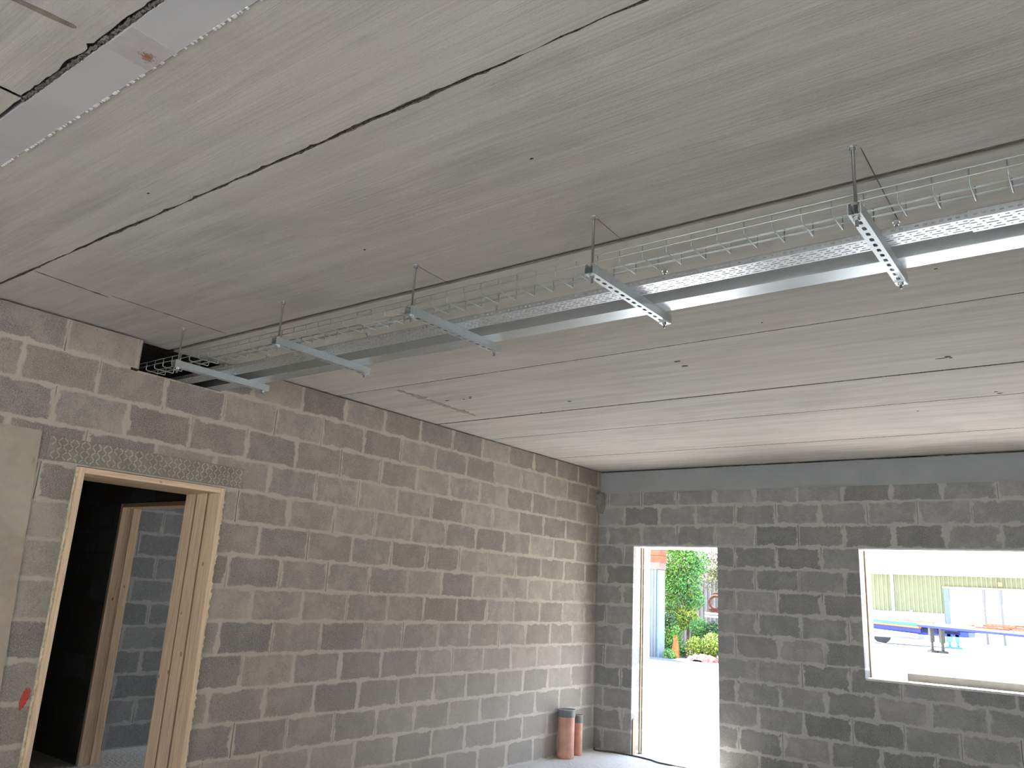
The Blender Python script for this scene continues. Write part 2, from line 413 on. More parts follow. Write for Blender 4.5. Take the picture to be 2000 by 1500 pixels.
# ------------------------------------------------------------------ FLOOR, YARD
mb = MB(); mb.box(-5.2, 9.3, -13.4, .12, -.2, 0); struct(mb, 'floor', M_floor, 'pale dusty concrete floor')
mb = MB()
nx_, ny_ = 2, 2
mb.box(-90, 90, .3, 120, -.4, -.1); mb.box(9.5, 90, -60, .3, -.4, -.1); mb.box(-90, 9.5, -60, -13.7, -.4, -.1)
struct(mb, 'ground', M_yard, 'pale sunlit concrete yard')
mb = MB(); mb.box(.2, 1.7, .12, .8, -.2, -.02); struct(mb, 'floor', M_yard, 'concrete door threshold')

# ------------------------------------------------------------------ WALLS
def wall(name, mat, axis, t0, t1, us, zs, holes, label):
    """boxes of a wall on a grid; holes = (u0,u1,z0,z1)"""
    us = sorted(set(us + [h[0] for h in holes] + [h[1] for h in holes]))
    mb = MB()
    for i in range(len(us)-1):
        u0, u1 = us[i], us[i+1]; um = (u0+u1)/2
        z = sorted(set(zs + [q for h in holes if h[0] < um < h[1] for q in h[2:]]))
        run = None
        for j in range(len(z)-1):
            zm = (z[j]+z[j+1])/2
            solid = not any(h[0] < um < h[1] and h[2] < zm < h[3] for h in holes)
            if solid:
                if axis == 'y': mb.box(t0, t1, u0, u1, z[j], z[j+1])
                else: mb.box(u0, u1, t0, t1, z[j], z[j+1])
    return struct(mb, name, mat, label)
TOPZ = H-.011
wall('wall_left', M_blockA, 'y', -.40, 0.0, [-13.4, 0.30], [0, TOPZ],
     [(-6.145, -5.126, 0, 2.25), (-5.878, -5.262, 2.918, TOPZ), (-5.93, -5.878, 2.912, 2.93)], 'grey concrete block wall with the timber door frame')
# front wall: inner and outer leaves
holesB = [(.475, 1.497, 0, 2.25), (2.95, 5.75, 1.04, 2.25), (-2.6, -.6, .4, 2.2)]
wall('wall_front', M_blockB, 'x', 0.0, .18, [0.0, 9.3], [0, 2.86], [h for h in holesB if h[0] > 0], 'dark concrete block wall with doorway and window opening')
wall('wall_front', M_blockB, 'x', .26, .42, [0.0, 9.3], [-.2, 3.3], [(.475, 1.55, -.2, 2.25), (2.95, 5.75, 1.02, 2.25)], 'outer leaf of the front wall')
wall('wall_front', M_blockC, 'x', 0.0, .18, [-5.2, -.4], [0, H+.34], [(-2.6, -.6, .4, 2.2)], 'end wall of the back room')
# lintel soffits closing the cavity, timber closers in the reveals
M_white = plain('white_soffit', (.80, .80, .78), .7)
mb = MB(); mb.box(.475, 1.497, .0, .42, 2.236, 2.2502); struct(mb, 'trim_7', M_white, 'pale lintel soffit over the doorway')
mb = MB(); mb.box(2.95, 5.75, .0, .42, 2.236, 2.2502); struct(mb, 'trim_8', M_white, 'pale lintel soffit over the window opening')
mb = MB(); mb.box(.44, .487, .186, .206, 0, 2.236); struct(mb, 'door_1', [M_ply], 'raw timber closer strip in the doorway reveal')
mb = MB(); mb.box(.40, .455, .18, .26, 0, 2.236); struct(mb, 'door_1', M_chip, 'dark cavity strip in the doorway reveal')
mb = MB(); mb.box(2.92, 2.962, .186, .206, 1.045, 2.236); struct(mb, 'window_1', [M_ply], 'raw timber closer strip in the window reveal')
mb = MB(); mb.box(2.90, 2.93, .18, .26, 1.045, 2.236); struct(mb, 'window_1', M_chip, 'dark cavity strip in the window reveal')
mb = MB(); mb.box(2.953, 5.75, -.004, .185, 1.028, 1.046); struct(mb, 'window_1', plain('mortar_bed', (.62, .61, .58), .9, bump=.01), 'pale mortar bed on the window sill')
# painted steel beam over the front wall
mb = MB(); mb.box(0.0, 9.3, .015, .17, 2.872, 3.119); mb.box(0.0, 9.3, .012, .17, 2.855, 2.874)
struct(mb, 'trim_9', M_beam2, 'grey painted steel beam along the top of the front wall')
mb = MB(); mb.box(-.02, 9.3, .05, .42, 3.119, H+.02); struct(mb, 'trim_9', M_chip, 'dark packing gap above the steel beam')
mb = MB()
for i in range(26):
    x = random.uniform(1.0, 4.4); mb.box(x, x+random.uniform(.04, .22), .02, .05, 3.119, 3.126+random.uniform(0, .006))
o = struct(mb, 'trim_9', M_grout, 'bits of packing above the steel beam')
# mortar bulge in the corner under the beam
mb = MB()
rings = []
for i in range(9):
    t = i/8; z = 2.62 + .25*t; r = .05 + .035*math.sin(t*PI*.9)
    rings.append(((.0+.004, -.004, z), r))
mb.tube([p for p, r in rings], [r for p, r in rings], 14)
struct(mb, 'trim_10', plain('smeared_mortar', (.27, .25, .225), .95, var=.15, sc=20, bump=.02), 'mortar bulge in the corner under the beam', smooth=True)
# right wall and rear wall (outside the frame), openings added and sized for fill light
wall('wall_right', M_blockA, 'y', 9.0, 9.25, [-13.4, .3], [0, H], [(-12.0, -9.5, .1, 2.7)], 'block wall on the right with a wide opening added for light')
wall('wall_rear', M_blockB, 'x', -13.4, -13.15, [-5.2, 9.3], [0, H], [(3.0, 6.5, .1, 2.7)], 'block wall at the rear with a wide opening added for light')

# ------------------------------------------------------------------ BACK ROOM through the timber door
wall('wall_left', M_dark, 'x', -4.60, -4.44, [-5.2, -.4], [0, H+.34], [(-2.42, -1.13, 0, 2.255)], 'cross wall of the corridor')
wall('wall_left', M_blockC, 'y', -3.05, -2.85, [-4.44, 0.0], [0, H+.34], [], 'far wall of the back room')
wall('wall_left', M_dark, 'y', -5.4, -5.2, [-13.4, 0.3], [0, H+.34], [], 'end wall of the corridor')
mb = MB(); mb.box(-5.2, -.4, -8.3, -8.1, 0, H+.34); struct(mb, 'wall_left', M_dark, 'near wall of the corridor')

M_groove_shade = plain('groove_shade_brown', (.26, .165, .10), .8)
def door_frame_side():
    r = empty('door_frame', (0, -5.64, 0))
    tag(r, 'pale pine timber door frame in the left block wall, edged with foam', 'door frame')
    y0, y1 = -6.140, -5.131; zt = 2.244; T = .036; xf = .028
    D = (xf, -.118, -.262, -.405)
    for side in (0, 1):
        for k in range(3):
            xa, xb = D[k], D[k+1]+.010
            a, b = (y0, y0+T) if side == 0 else (y1-T, y1)
            if k == 1:
                a, b = (a-.0, b+.003) if side == 0 else (a-.003, b)
            mb = MB(); mb.box(xb, xa, a, b, 0, zt); mb.build('jamb', M_pineZ, r, bevel=.002)
    for ya in (y0+T+.002, y1-T-.005):  # thin dark strips draw the groove shadow between jamb boards
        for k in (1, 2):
            mb = MB(); mb.box(D[k]-.001, D[k]+.008, ya, ya+.003, 0, zt-T); o = mb.build('groove_shadow', M_groove_shade, r); o['label'] = 'dark strip standing in for the groove shadow between the jamb boards'
    for k in range(3):
        xa, xb = D[k], D[k+1]+.010
        mb = MB(); mb.box(xb, xa, y0+T, y1-T, zt-T, zt); mb.build('head', M_pineY, r, bevel=.002)
    for side, ya in ((0, y0-.006), (1, y1+.006)):
        rnd = random.Random(side+3); pts = []; rr = []
        z = .25
        while z < 2.235:
            pts.append((.012+rnd.uniform(-.004, .008), ya+rnd.uniform(-.003, .003), z)); rr.append(max(.0015, rnd.gauss(.0055 if side == 0 else .0035, .004)))
            z += rnd.uniform(.008, .022)
        mb = MB(); mb.tube(pts, rr, 8); o = mb.build('foam_bead', M_foam, r, smooth=True); o['label'] = 'cream expanding foam squeezed out beside the jamb'
    mb = MB(); mb.box(-.03, .004, y0-.010, y0, 0, zt); mb.box(-.03, .004, y1, y1+.006, 0, zt)
    o = mb.build('packing_foam', M_foam, r)
    return r
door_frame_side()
def door_frame_back():
    r = empty('door_frame', (-1.89, -4.52, 0))
    tag(r, 'second pine door frame, standing in the cross wall seen through the first door frame', 'door frame')
    x0, x1, zt, T = -2.40, -1.15, 2.25, .036
    ya, yb = -4.612, -4.43
    for xa in (x0, x1-T):
        mb = MB(); mb.box(xa, xa+T, ya, yb, 0, zt); mb.build('jamb', M_pineZ, r, bevel=.002)
        xs = xa+T if xa == x0 else xa-.014
        mb = MB(); mb.box(xs, xs+.014, ya+.10, yb-.02, 0, zt-T); mb.build('door_stop', M_pineZ, r)
    mb = MB(); mb.box(x0+T, x1-T, ya, yb, zt-T, zt); mb.build('head', M_pineX, r, bevel=.002)
door_frame_back()

# lintel with raised chequer pattern
def lintel():
    r = empty('concrete_lintel', (0, -5.655, 2.25)); tag(r, 'grey concrete lintel with raised chequer pattern above the timber door frame', 'lintel')
    mL = plain('lintel_concrete', (.40, .355, .29), .9, var=.12, sc=10, bump=.008)
    mb = MB(); mb.box(-.1, .006, -6.33, -4.98, 2.262, 2.404); mb.build('beam', plain('lintel_shaded_recess', (.27, .24, .195), .9, var=.12, sc=10, bump=.008), r, bevel=.003)  # darker recess colour carries the shadows between the raised dashes
    mb = MB(); rows, pitch = 5, .034
    for i in range(40):
        for j in range(rows):
            y = -6.315 + i*pitch + .008; z = 2.279 + j*.027
            a = PI/4 if (i+j) % 2 else -PI/4
            if y > -5.0: continue
            if random.random() < .06: continue
            M = Matrix.Translation((.006, y, z)) @ Matrix.Rotation(a, 4, 'X')
            mb.box(-.002, .0075, -.0155, .0155, -.0045, .0045, M)
    o = mb.build('chequer_pattern', mL, r, bevel=.001)
    return r
lintel()
# render patch
def render_patch():
    mb = MB(); out = [(-13.0, .001)]
    for i in range(41):
        z = .001 + i*2.419/40; t = z/2.42; out.append((-6.285 - .10*t + .006*mnoise.noise(Vector((z*6, 0, 0))), z))
    out.append((-13.0, 2.42)); K = len(out)
    mb.v = [(.0125, y, z) for y, z in out] + [(.0005, y, z) for y, z in out]
    mb.f.append(tuple(range(K))); mb.mi.append(0); mb.f.append(tuple(reversed(range(K, 2*K)))); mb.mi.append(0)
    for i in range(K): mb.f.append((i, K+i, K+(i+1) % K, (i+1) % K)); mb.mi.append(0)
    n = NT('tan_render'); P = n.pos()
    c = n.mix(n.rng(n.noise(P, 2.2, 6, .65), .3, .7), (.31, .25, .19), (.45, .375, .295))
    c = n.mix(n.rng(n.noise(P, 7, 4, .7), .36, .28, 0, .6), c, (.12, .09, .06))
    c = n.mix(n.rng(n.sep(P)[2], 1.79, 1.83, 0, .35), c, (.42, .37, .30))
    n.bump(n.noise(P, 12, 5), .01)
    o = mb.build('render_patch', n.fin(c, .9)); tag(o, 'smooth tan cement render patch on the wall left of the timber door frame', 'render')
render_patch()
# red paint mark
mb = MB(); rnd = random.Random(5); K = 26; n0 = 0
for i in range(K):
    an = 2*PI*i/K; r_ = 1 + rnd.uniform(-.16, .16); zz_ = math.sin(an)*.054*r_
    mb.v.append((.003, -6.189 + math.cos(an)*.020*r_ + zz_*.18, .922 + zz_))
for i in range(K): mb.v.append((.0, mb.v[i][1], mb.v[i][2]))
mb.f.append(tuple(range(K))); mb.mi.append(0)
for i in range(K): mb.f.append((i, K+i, K+(i+1) % K, (i+1) % K)); mb.mi.append(0)
tag(mb.build('paint_mark', plain('red_spray_paint', (.46, .055, .035), .7, var=.2, sc=40)), 'red spray paint mark on the blocks just left of the timber door frame', 'paint mark')

# ------------------------------------------------------------------ TRAPEZE HANGERS
def hexnut(mb, x, y, z0, z1, r=.0095):
    mb.tube([(x, y, z0), (x, y, z1)], r, 6)
CH0, CH1 = -5.905, -5.213; CB, CT = 2.880, 2.921; HW = .0205
def channel_mesh(cx):
    mb = MB(); t = .0025
    mb.box(cx-HW, cx-HW+t, CH0, CH1, CB, CT); mb.box(cx+HW-t, cx+HW, CH0, CH1, CB, CT)
    mb.box(cx-HW+t, cx-HW+.009, CH0, CH1, CT-t, CT); mb.box(cx+HW-.009, cx+HW-t, CH0, CH1, CT-t, CT)
    mb.box(cx-HW+t, cx-HW+.009-.006+.0, CH0, CH1, CT-.009, CT-t)
    mb.box(cx+HW-.003, cx+HW-t, CH0, CH1, CT-.009, CT-t)
    # slotted back: one cell per 50 mm
    n = 14; L = (CH1-CH0)/n; xi0, xi1 = cx-HW+t, cx+HW-t
    for k in range(n):
        ya, yb = CH0+k*L, CH0+(k+1)*L; yc = (ya+yb)/2
        K = 20; hole = []; out = []
        for i in range(K):
            an = 2*PI*i/K; c, s = math.cos(an), math.sin(an)
            hx = .0068*c; hy = .0068*s + (.0075 if s > 0 else -.0075 if s < -1e-6 else 0)
            hole.append((cx+hx, yc+hy))
            q = min(((xi1-xi0)/2)/abs(c) if abs(c) > 1e-6 else 9, (L/2)/abs(s) if abs(s) > 1e-6 else 9)
            out.append((cx+c*q, yc+s*q))
        for i in range(K):
            # make ring cover the rectangle corners
            j = (i+1) % K; o1, o2, h1, h2 = out[i], out[j], hole[i], hole[j]
            mids = []
            if abs(abs(o1[0]-cx) - (xi1-xi0)/2) < 1e-6 and abs(abs(o2[1]-yc) - L/2) < 1e-6 and abs(abs(o2[0]-cx)-(xi1-xi0)/2) > 1e-6: mids = [(o1[0], o2[1])]
            elif abs(abs(o1[1]-yc) - L/2) < 1e-6 and abs(abs(o2[0]-cx) - (xi1-xi0)/2) < 1e-6 and abs(abs(o1[0]-cx)-(xi1-xi0)/2) > 1e-6: mids = [(o2[0], o1[1])]
            for z, flip in ((CB, False), (CB+t, True)):
                pts = [h1, o1] + mids + [o2, h2]; n0 = len(mb.v)
                mb.v += [(p[0], p[1], z) for p in pts]
                idx = list(range(n0, n0+len(pts)))
                mb.f.append(tuple(idx if flip else reversed(idx))); mb.mi.append(0)
            mb.quad((*h1, CB), (*h2, CB), (*h2, CB+t), (*h1, CB+t))
    return mb
HX = [.474, 1.467, 2.47, 3.46, 4.454]
LAB = ['slotted channel trapeze hanger nearest the left block wall, beside the wall opening',
       'slotted channel trapeze hanger second from the left block wall',
       'slotted channel trapeze hanger in the middle of the row of five',
       'slotted channel trapeze hanger second from the right edge of the photo, with bright underside',
       'largest slotted channel trapeze hanger, furthest right, at the near end of the row']
def hanger():
    cx = 0.0; r = empty('trapeze_hanger', (0, -5.56, CB))
    channel_mesh(cx).build('channel', M_galv, r)
    for yy, far in ((-5.878, False), (-5.245, True)):
        mb = MB(); mb.cyl(cx, yy, CB-(.034 if not far else .026), H, .0055, 14)
        rod = mb.build('threaded_rod', M_rod, r, smooth=True)
        mb = MB(); hexnut(mb, cx, yy, CB-.013, CB-.003, .0105); mb.build('nut', M_nut, rod)
        mb = MB()
        if far: mb.box(cx-.019, cx+.019, yy-.017, yy+.017, CB-.004, CB)
        else: mb.cyl(cx, yy, CB-.003, CB, .013, 20)
        mb.build('washer', M_galv, rod)
        mb = MB(); hexnut(mb, cx, yy, H-.016, H-.004, .010); mb.build('ceiling_nut', M_nut, rod)
        mb = MB(); mb.cyl(cx, yy, H-.004, H, .014, 20); mb.build('anchor_washer', M_galv, rod)
        mb = MB(); hexnut(mb, cx, yy, CT, CT+.009, .010); mb.build('upper_nut', M_nut, rod)
    return r
def copy_tree(o, parent=None):
    c = o.copy(); C.objects.link(c)
    if parent is not None: c.parent = parent
    for ch in list(o.children): copy_tree(ch, c)
    return c
h0 = hanger(); tag(h0, LAB[0], 'hanger', 'trapeze hangers under the cable trays')
for i in range(1, 5):
    h = copy_tree(h0); h.location.x = HX[i]; h['label'] = LAB[i]
h0.location.x = HX[0]

# ------------------------------------------------------------------ WIRE BASKET TRAY
def basket():
    r = empty('wire_basket_tray', (2.5, -5.78, 2.925)); tag(r, 'zinc wire basket cable tray carried on the near ends of the hangers', 'cable tray')
    yn, yf, zb, ztp = -5.846, -5.713, 2.9245, 2.977; R1 = .0023
    def rail(y, z, x0=-.25, x1=6.4): 
        mb = MB(); mb.tube([(x0, y, z), (x1, y, z)], R1, 8); mb.build('rail_wire', M_wire, r, smooth=True)
    rail(yn-.002, ztp); rail(yn-.002, 2.950); rail(yf+.002, ztp); rail(yf+.002, 2.947)
    rail(-5.800, zb+.0046); rail(-5.757, zb+.0046)
    hm = None
    for k in range(-2, 65):
        x = k*.1008 + .0 + .036
        if hm is None:
            mb = MB(); c = .007
            mb.tube([(0, yn, ztp+.001), (0, yn, zb+c), (0, yn+c*.3, zb+c*.3), (0, yn+c, zb), (0, yf-c, zb), (0, yf-c*.3, zb+c*.3), (0, yf, zb+c), (0, yf, ztp+.001)], R1, 8)
            hm = mb.build('hoop_wire', M_wire, r, smooth=True); hx0 = hm.location.x; hm.location.x = hx0 + x
        else:
            o = hm.copy(); C.objects.link(o); o.location.x = hx0 + x
    # splice clips where two lengths meet
    mb = MB()
    for y, z in ((yn-.004, 2.951), (yf+.004, 2.948)):
        mb.box(2.06, 2.17, y-.002, y+.002, z-.010, z+.010)
    mb.box(2.05, 2.24, -5.806, -5.794, zb+.002, zb+.008); mb.box(2.10, 2.29, -5.763, -5.751, zb+.002, zb+.008)
    o = mb.build('splice_clip', M_galv, r); o['label'] = 'flat splice clips joining two lengths of basket'
basket()

# ------------------------------------------------------------------ PERFORATED TRAY
def ptray(x0, x1, yn, yf, zb, hgt, label, name='perforated_cable_tray', ph=0.0):
    r = empty(name, ((x0+x1)/2, (yn+yf)/2, zb)); tag(r, label, 'cable tray')
    t = .0012; W = yf-yn; mb = MB()
    rows = [yn+W*q for q in (.14, .32, .50, .68, .86)]; hw = .0034
    edges = [yn]
    for q in rows: edges += [q-hw, q+hw]
    edges.append(yf)
    for i in range(0, len(edges), 2): mb.box(x0, x1, edges[i], edges[i+1], zb, zb+t)
    for ri, q in enumerate(rows):
        off = (0.0, .055, .015, .07, .03)[ri]
        n = math.floor((x0-off)/.1)
        solid = x0
        k = n-1; holes = []
        while k*.1+off < x1+.1:
            b = k*.1+off+ph
            holes += [(b-.0035, b+.0035), (b+.018, b+.032), (b+.046, b+.082)]; k += 1
        for a, b in holes:
            if b < x0 or a > x1: continue
            a2 = max(a, x0); b2 = min(b, x1)
            if a2 > solid: mb.box(solid, a2, q-hw, q+hw, zb, zb+t)
            solid = b2
        if solid < x1: mb.box(solid, x1, q-hw, q+hw, zb, zb+t)
    mb.build('tray_base', M_galvtray, r)
    for y in (yn, yf-t):
        mb = MB(); z1 = zb+t; za = zb+.009; zc = zb+.016; ztp = zb+hgt
        mb.box(x0, x1, y, y+t, z1, za); mb.box(x0, x1, y, y+t, zc, ztp)
        x = x0
        k = math.ceil(x0/.025)
        while k*.025 < x1:
            b = k*.025; mb.box(max(x, x0), min(b+.0, x1), y, y+t, za, zc) if b > x else None
            x = b+.013; k += 1
        if x < x1: mb.box(x, x1, y, y+t, za, zc)
        dy = (.0, .004) if y == yn else (-.004, .0)
        mb.box(x0, x1, y+dy[0], y+t+dy[1], ztp-.001, ztp)
        mb.build('side_flange', M_galvtray, r)
    return r
ptray(-.35, 6.4, -5.603, -5.500, CT+.0005, .025, 'perforated galvanised cable tray running along the middle of the hangers')
ptray(4.735, 5.15, -5.6055, -5.492, CT-.0022, .031, 'perforated splice section lapped under the cable tray at the right edge', 'tray_splice', .02)

# ------------------------------------------------------------------ TRUNKING
def trunking():
    r = empty('metal_trunking', (2.5, -5.325, CT)); tag(r, 'solid galvanised steel trunking box on the far ends of the hangers', 'cable trunking')
    y0, y1, z0, z1 = -5.380, -5.272, CT+.0005, CT+.100
    X = [-.38, 2.02, 6.4]
    for a, b in zip(X[:-1], X[1:]):
        mb = MB(); t = .0015
        mb.box(a, b-.0015, y0, y1, z0, z0+t); mb.box(a, b-.0015, y0, y0+t, z0+t, z1); mb.box(a, b-.0015, y1-t, y1, z0+t, z1)
        mb.build('trunking_body', M_galvbox, r, bevel=.0005)
        mb = MB(); mb.box(a, b-.0015, y0-.001, y1+.001, z1, z1+.002); mb.build('lid', M_galvbox, r)
trunking()
# ------------------------------------------------------------------ FLOOR PIPES
def pipe(name, x, y, R, h, lean, label, cap):
    r = empty(name, (x, y, 0)); tag(r, label, 'drain pipe', 'clay coloured drain pipes')
    mp = plain('terracotta_plastic', (.60, .32, .235), .65, var=.14, sc=9)
    pts = [(x+lean[0]*(t**2), y+lean[1]*t, h*t) for t in [i/10 for i in range(11)]]
    pts[0] = (x-.012, y, .001)
    mb = MB(); mb.tube(pts, [R*1.10, R*1.04]+[R]*9, 28); mb.build('pipe_stub', mp, r, smooth=True).data.polygons
    px_, py_, pz_ = pts[-1]
    mb = MB(); mb.tube([(px_, py_, pz_-cap), (px_, py_, pz_+.006)], R*1.07, 28); o = mb.build('rubber_cap', plain('dark_grey_cap', (.17, .18, .185), .6, var=.15), r)
    mb = MB(); ring = [(px_+math.cos(a*PI/14)*R*1.06, py_+math.sin(a*PI/14)*R*1.06, pz_+.007) for a in range(28)]
    mb.tube(ring, .0035, 6, closed=True); mb.build('cap_rim', plain('pale_rim', (.45, .46, .46), .6), o, smooth=True)
pipe('drain_pipe', .110, -.74, .086, .47, (.0, -.0), 'larger terracotta drain pipe stub with dark cap standing on the floor by the corner', .065)
pipe('drain_pipe', .107, -.50, .047, .395, (.0, 0), 'smaller terracotta drain pipe stub standing just behind the larger one', .07)
# cable
mb = MB()
pts = [(.03, -.02), (.07, -.10), (.136, -.12), (.275, -.06), (.443, -.05), (.617, -.06), (.78, -.10), (.916, -.16), (1.205, -.16), (1.6, -.3), (2.2, -.8)]
sm = []
for i in range(len(pts)-1):
    p0 = pts[max(i-1, 0)]; p1 = pts[i]; p2 = pts[i+1]; p3 = pts[min(i+2, len(pts)-1)]
    for k in range(8):
        t = k/8
        sm.append(tuple(.5*((2*p1[j]) + (-p0[j]+p2[j])*t + (2*p0[j]-5*p1[j]+4*p2[j]-p3[j])*t*t + (-p0[j]+3*p1[j]-3*p2[j]+p3[j])*t**3) for j in (0, 1)) + (.008,))
mb.tube(sm, .008, 8)
tag(mb.build('electric_cable', plain('dark_cable', (.07, .07, .075), .6), smooth=True), 'dark cable lying on the floor across the doorway', 'cable')
# timber offcut in the reveal
mb = MB(); mb.box(.478, .492, .02, .075, 0, .36); tag(mb.build('timber_offcut', M_ply, bevel=.002), 'short raw timber strip standing in the foot of the doorway reveal', 'timber')
# precast sill length beyond the window
mb = MB(); mb.box(3.262, 5.7, .262, .36, 1.0205, 1.112)
tag(mb.build('window_sill_block', plain('sill_concrete', (.235, .225, .205), .9, var=.08), bevel=.004), 'long grey concrete sill length lying in the outer edge of the window opening', 'sill')

# ------------------------------------------------------------------ OUTSIDE: seen through the window
def corrug(mb, x0, x1, y, z0, z1, pitch, dep):
    """ribbed sheet facing -y"""
    x = x0; 
    while x < x1:
        a, b, c, d = x, x+pitch*.35, x+pitch*.5, x+pitch*.85; e = x+pitch
        P = [(a, y), (b, y), (c, y+dep), (d, y+dep), (e, y)]
        for (p, q) in zip(P[:-1], P[1:]): mb.quad((p[0], p[1], z0), (q[0], q[1], z0), (q[0], q[1], z1), (p[0], p[1], z1))
        x += pitch
def warehouse():
    r = empty('warehouse', (-2, 60, -.1)); tag(r, 'long warehouse with pale green ribbed cladding beyond the yard', 'building')
    Y = 58.0
    mg = plain('green_cladding', (.125, .13, .078), .9, var=.05, sc=2)
    mw = plain('white_sheet', (.85, .85, .83), .6, var=.02)
    mb = MB(); corrug(mb, -30, -5.72, Y, 1.82, 4.5, .30, .06); corrug(mb, -5.72, 20, Y, 3.7, 4.5, .30, .06)
    mb.box(-30, 20, Y+.08, Y+12, 3.7, 4.5); mb.box(-30, -5.72, Y+.08, Y+12, 1.8, 3.7)
    mb.build('cladding', mg, r)
    mb = MB(); mb.box(-30, -5.75, Y-.05, Y+.3, -.1, 1.82); mb.build('plinth_wall', plain('plinth_render', (.26, .26, .25), .8, sc=1), r)
    mb = MB(); mb.box(-13, 20, Y-1.2, Y+.0, 4.48, 5.75); mb.build('canopy_fascia', mw, r)
    mb = MB(); mb.tube([(-13, Y-1.25, 5.86), (20, Y-1.25, 5.86)], .09, 8); mb.build('gutter', plain('gutter_olive', (.20, .205, .13), .6), r)
    mb = MB(); mb.quad((-13, Y-1.2, 5.85), (20, Y-1.2, 5.85), (20, Y+14, 8.0), (-13, Y+14, 8.0)); mb.quad((-13, Y-1.2, 5.75), (-13, Y+14, 7.9), (-13, Y+14, 8.0), (-13, Y-1.2, 5.85))
    mb.box(-13, 20, Y+13.8, Y+14, 0, 7.9)
    mb.build('roof', mw, r)
    mb = MB(); mb.tube([(-9.12, Y-.12, 1.3), (-9.12, Y-.12, 4.48)], .10, 10); mb.build('downpipe', mw, r)
    for bx in ((-9.2, -8.95, Y-.25, Y-.06, 1.2, 1.75), (-8.0, -7.85, Y-.2, Y-.06, 1.25, 1.95)):
        mb = MB(); mb.box(*bx); mb.build('pipe_box', mw, r)
    mp = plain('blue_grey_post', (.075, .10, .12), .6); mpd = plain('door_post', (.09, .085, .085), .6)
    mb = MB(); mb.box(-5.72, -5.38, Y-.1, Y+.2, -.1, 3.62); mb.build('door_post', mp, r)
    for x in (-3.27, -2.24, .3):
        mb = MB(); mb.box(x, x+.14, Y-.1, Y+.2, -.1, 3.62); mb.build('door_post', mpd, r)
    mb = MB(); mb.box(-5.75, 6, Y-.15, Y+.1, 3.62, 3.72); mb.build('door_head', plain('head_trim', (.35, .33, .27), .6), r)
    for (a, b_) in ((-5.38, -3.27), (-3.13, -2.24), (-2.10, .3), (.44, 6)):
        mb = MB(); mb.box(a, b_, Y, Y+.1, -.1, 2.70); d = mb.build('loading_door', mw, r)
        mb = MB(); mb.box(a, b_, Y+.02, Y+.12, 2.70, 3.62); mb.build('upper_panel', plain('grey_panel', (.20, .21, .22), .9), d)
        for zz in (.5, 1.1, 1.7, 2.3):
            pass
    mb = MB(); mb.box(-2.24, -2.0, Y-.3, Y-.05, 3.86, 4.12); mb.build('wall_lamp', plain('lamp_amber', (.40, .27, .06), .5), r)
    # side building mass behind so nothing shows through
warehouse()
def trailer():
    A = Vector((-6.887, 42.0, 1.269)); B = Vector((1.533, 30.0, 1.166)); mid = (A+B)/2
    d = (B-A).normalized(); nrm = Vector((-d.y, d.x, 0)).normalized(); up = Vector((0, 0, 1))
    M = Matrix(((d.x, nrm.x, 0, mid.x), (d.y, nrm.y, 0, mid.y), (d.z, nrm.z, 1, mid.z), (0, 0, 0, 1)))
    r = empty('flatbed_trailer', (mid.x, mid.y, -.1)); tag(r, 'blue flatbed trailer with turquoise edge standing on landing legs in the yard', 'trailer')
    mblue = plain('trailer_blue', (.006, .011, .085), .9); mturq = plain('trailer_turquoise', (.008, .17, .23), .9); mor = plain('trailer_orange', (.30, .085, .015), .9)
    mst = plain('leg_steel', (.05, .05, .046), .6); mdk = plain('deck_timber', (.28, .26, .24), .8, var=.3, sc=3)
    mb = MB(); mb.box(-8, 9, 0, 2.5, -.06, 0, M); mb.build('deck', mdk, r)
    mb = MB(); mb.box(-8, -1.75, -.03, 0, -.13, .01, M); mb.build('edge_rail', mturq, r)
    mb = MB(); mb.box(-1.75, 9, -.03, 0, -.16, .0, M); mb.build('edge_rail', mblue, r)
    mb = MB(); mb.box(-1.75, 9, -.032, 0.0, -.06, .0, M); mb.build('edge_stripe', plain('pale_turquoise', (.10, .27, .33), .9), r)  # pale turquoise band along the top of the blue rail
    mb = MB(); mb.box(-8, -1.6, -.028, 0.1, -.24, -.15, M); mb.build('side_stripe', mor, r)
    mb = MB(); mb.box(-8, -1.7, .1, .2, -.45, -.24, M); mb.box(-8, -1.2, .7, .85, -.45, -.06, M); mb.box(-8, -1.2, 1.65, 1.8, -.45, -.06, M); mb.build('chassis_beam', mblue, r)
    mb = MB(); mb.box(-8, -1.9, .0, .06, -.72, -.52, M); mb.build('side_guard', plain('white_guard', (.8, .8, .8), .5), r)
    for (xx, yy) in ((-1.02, .30), (-.62, .62)):
        mb = MB(); mb.box(xx-.11, xx+.11, yy-.1, yy+.1, -.85, -.06, M); mb.box(xx-.065, xx+.065, yy-.06, yy+.06, -1.22, -.8, M)
        mb.box(xx-.24, xx+.24, yy-.15, yy+.15, -1.34, -1.22, M); mb.build('landing_leg', mst, r, bevel=.02)
    mb = MB(); mb.box(-.6, 1.0, .6, 1.9, -.25, -.06, M); mb.build('neck_plate', mblue, r)
    return M
MT = trailer()
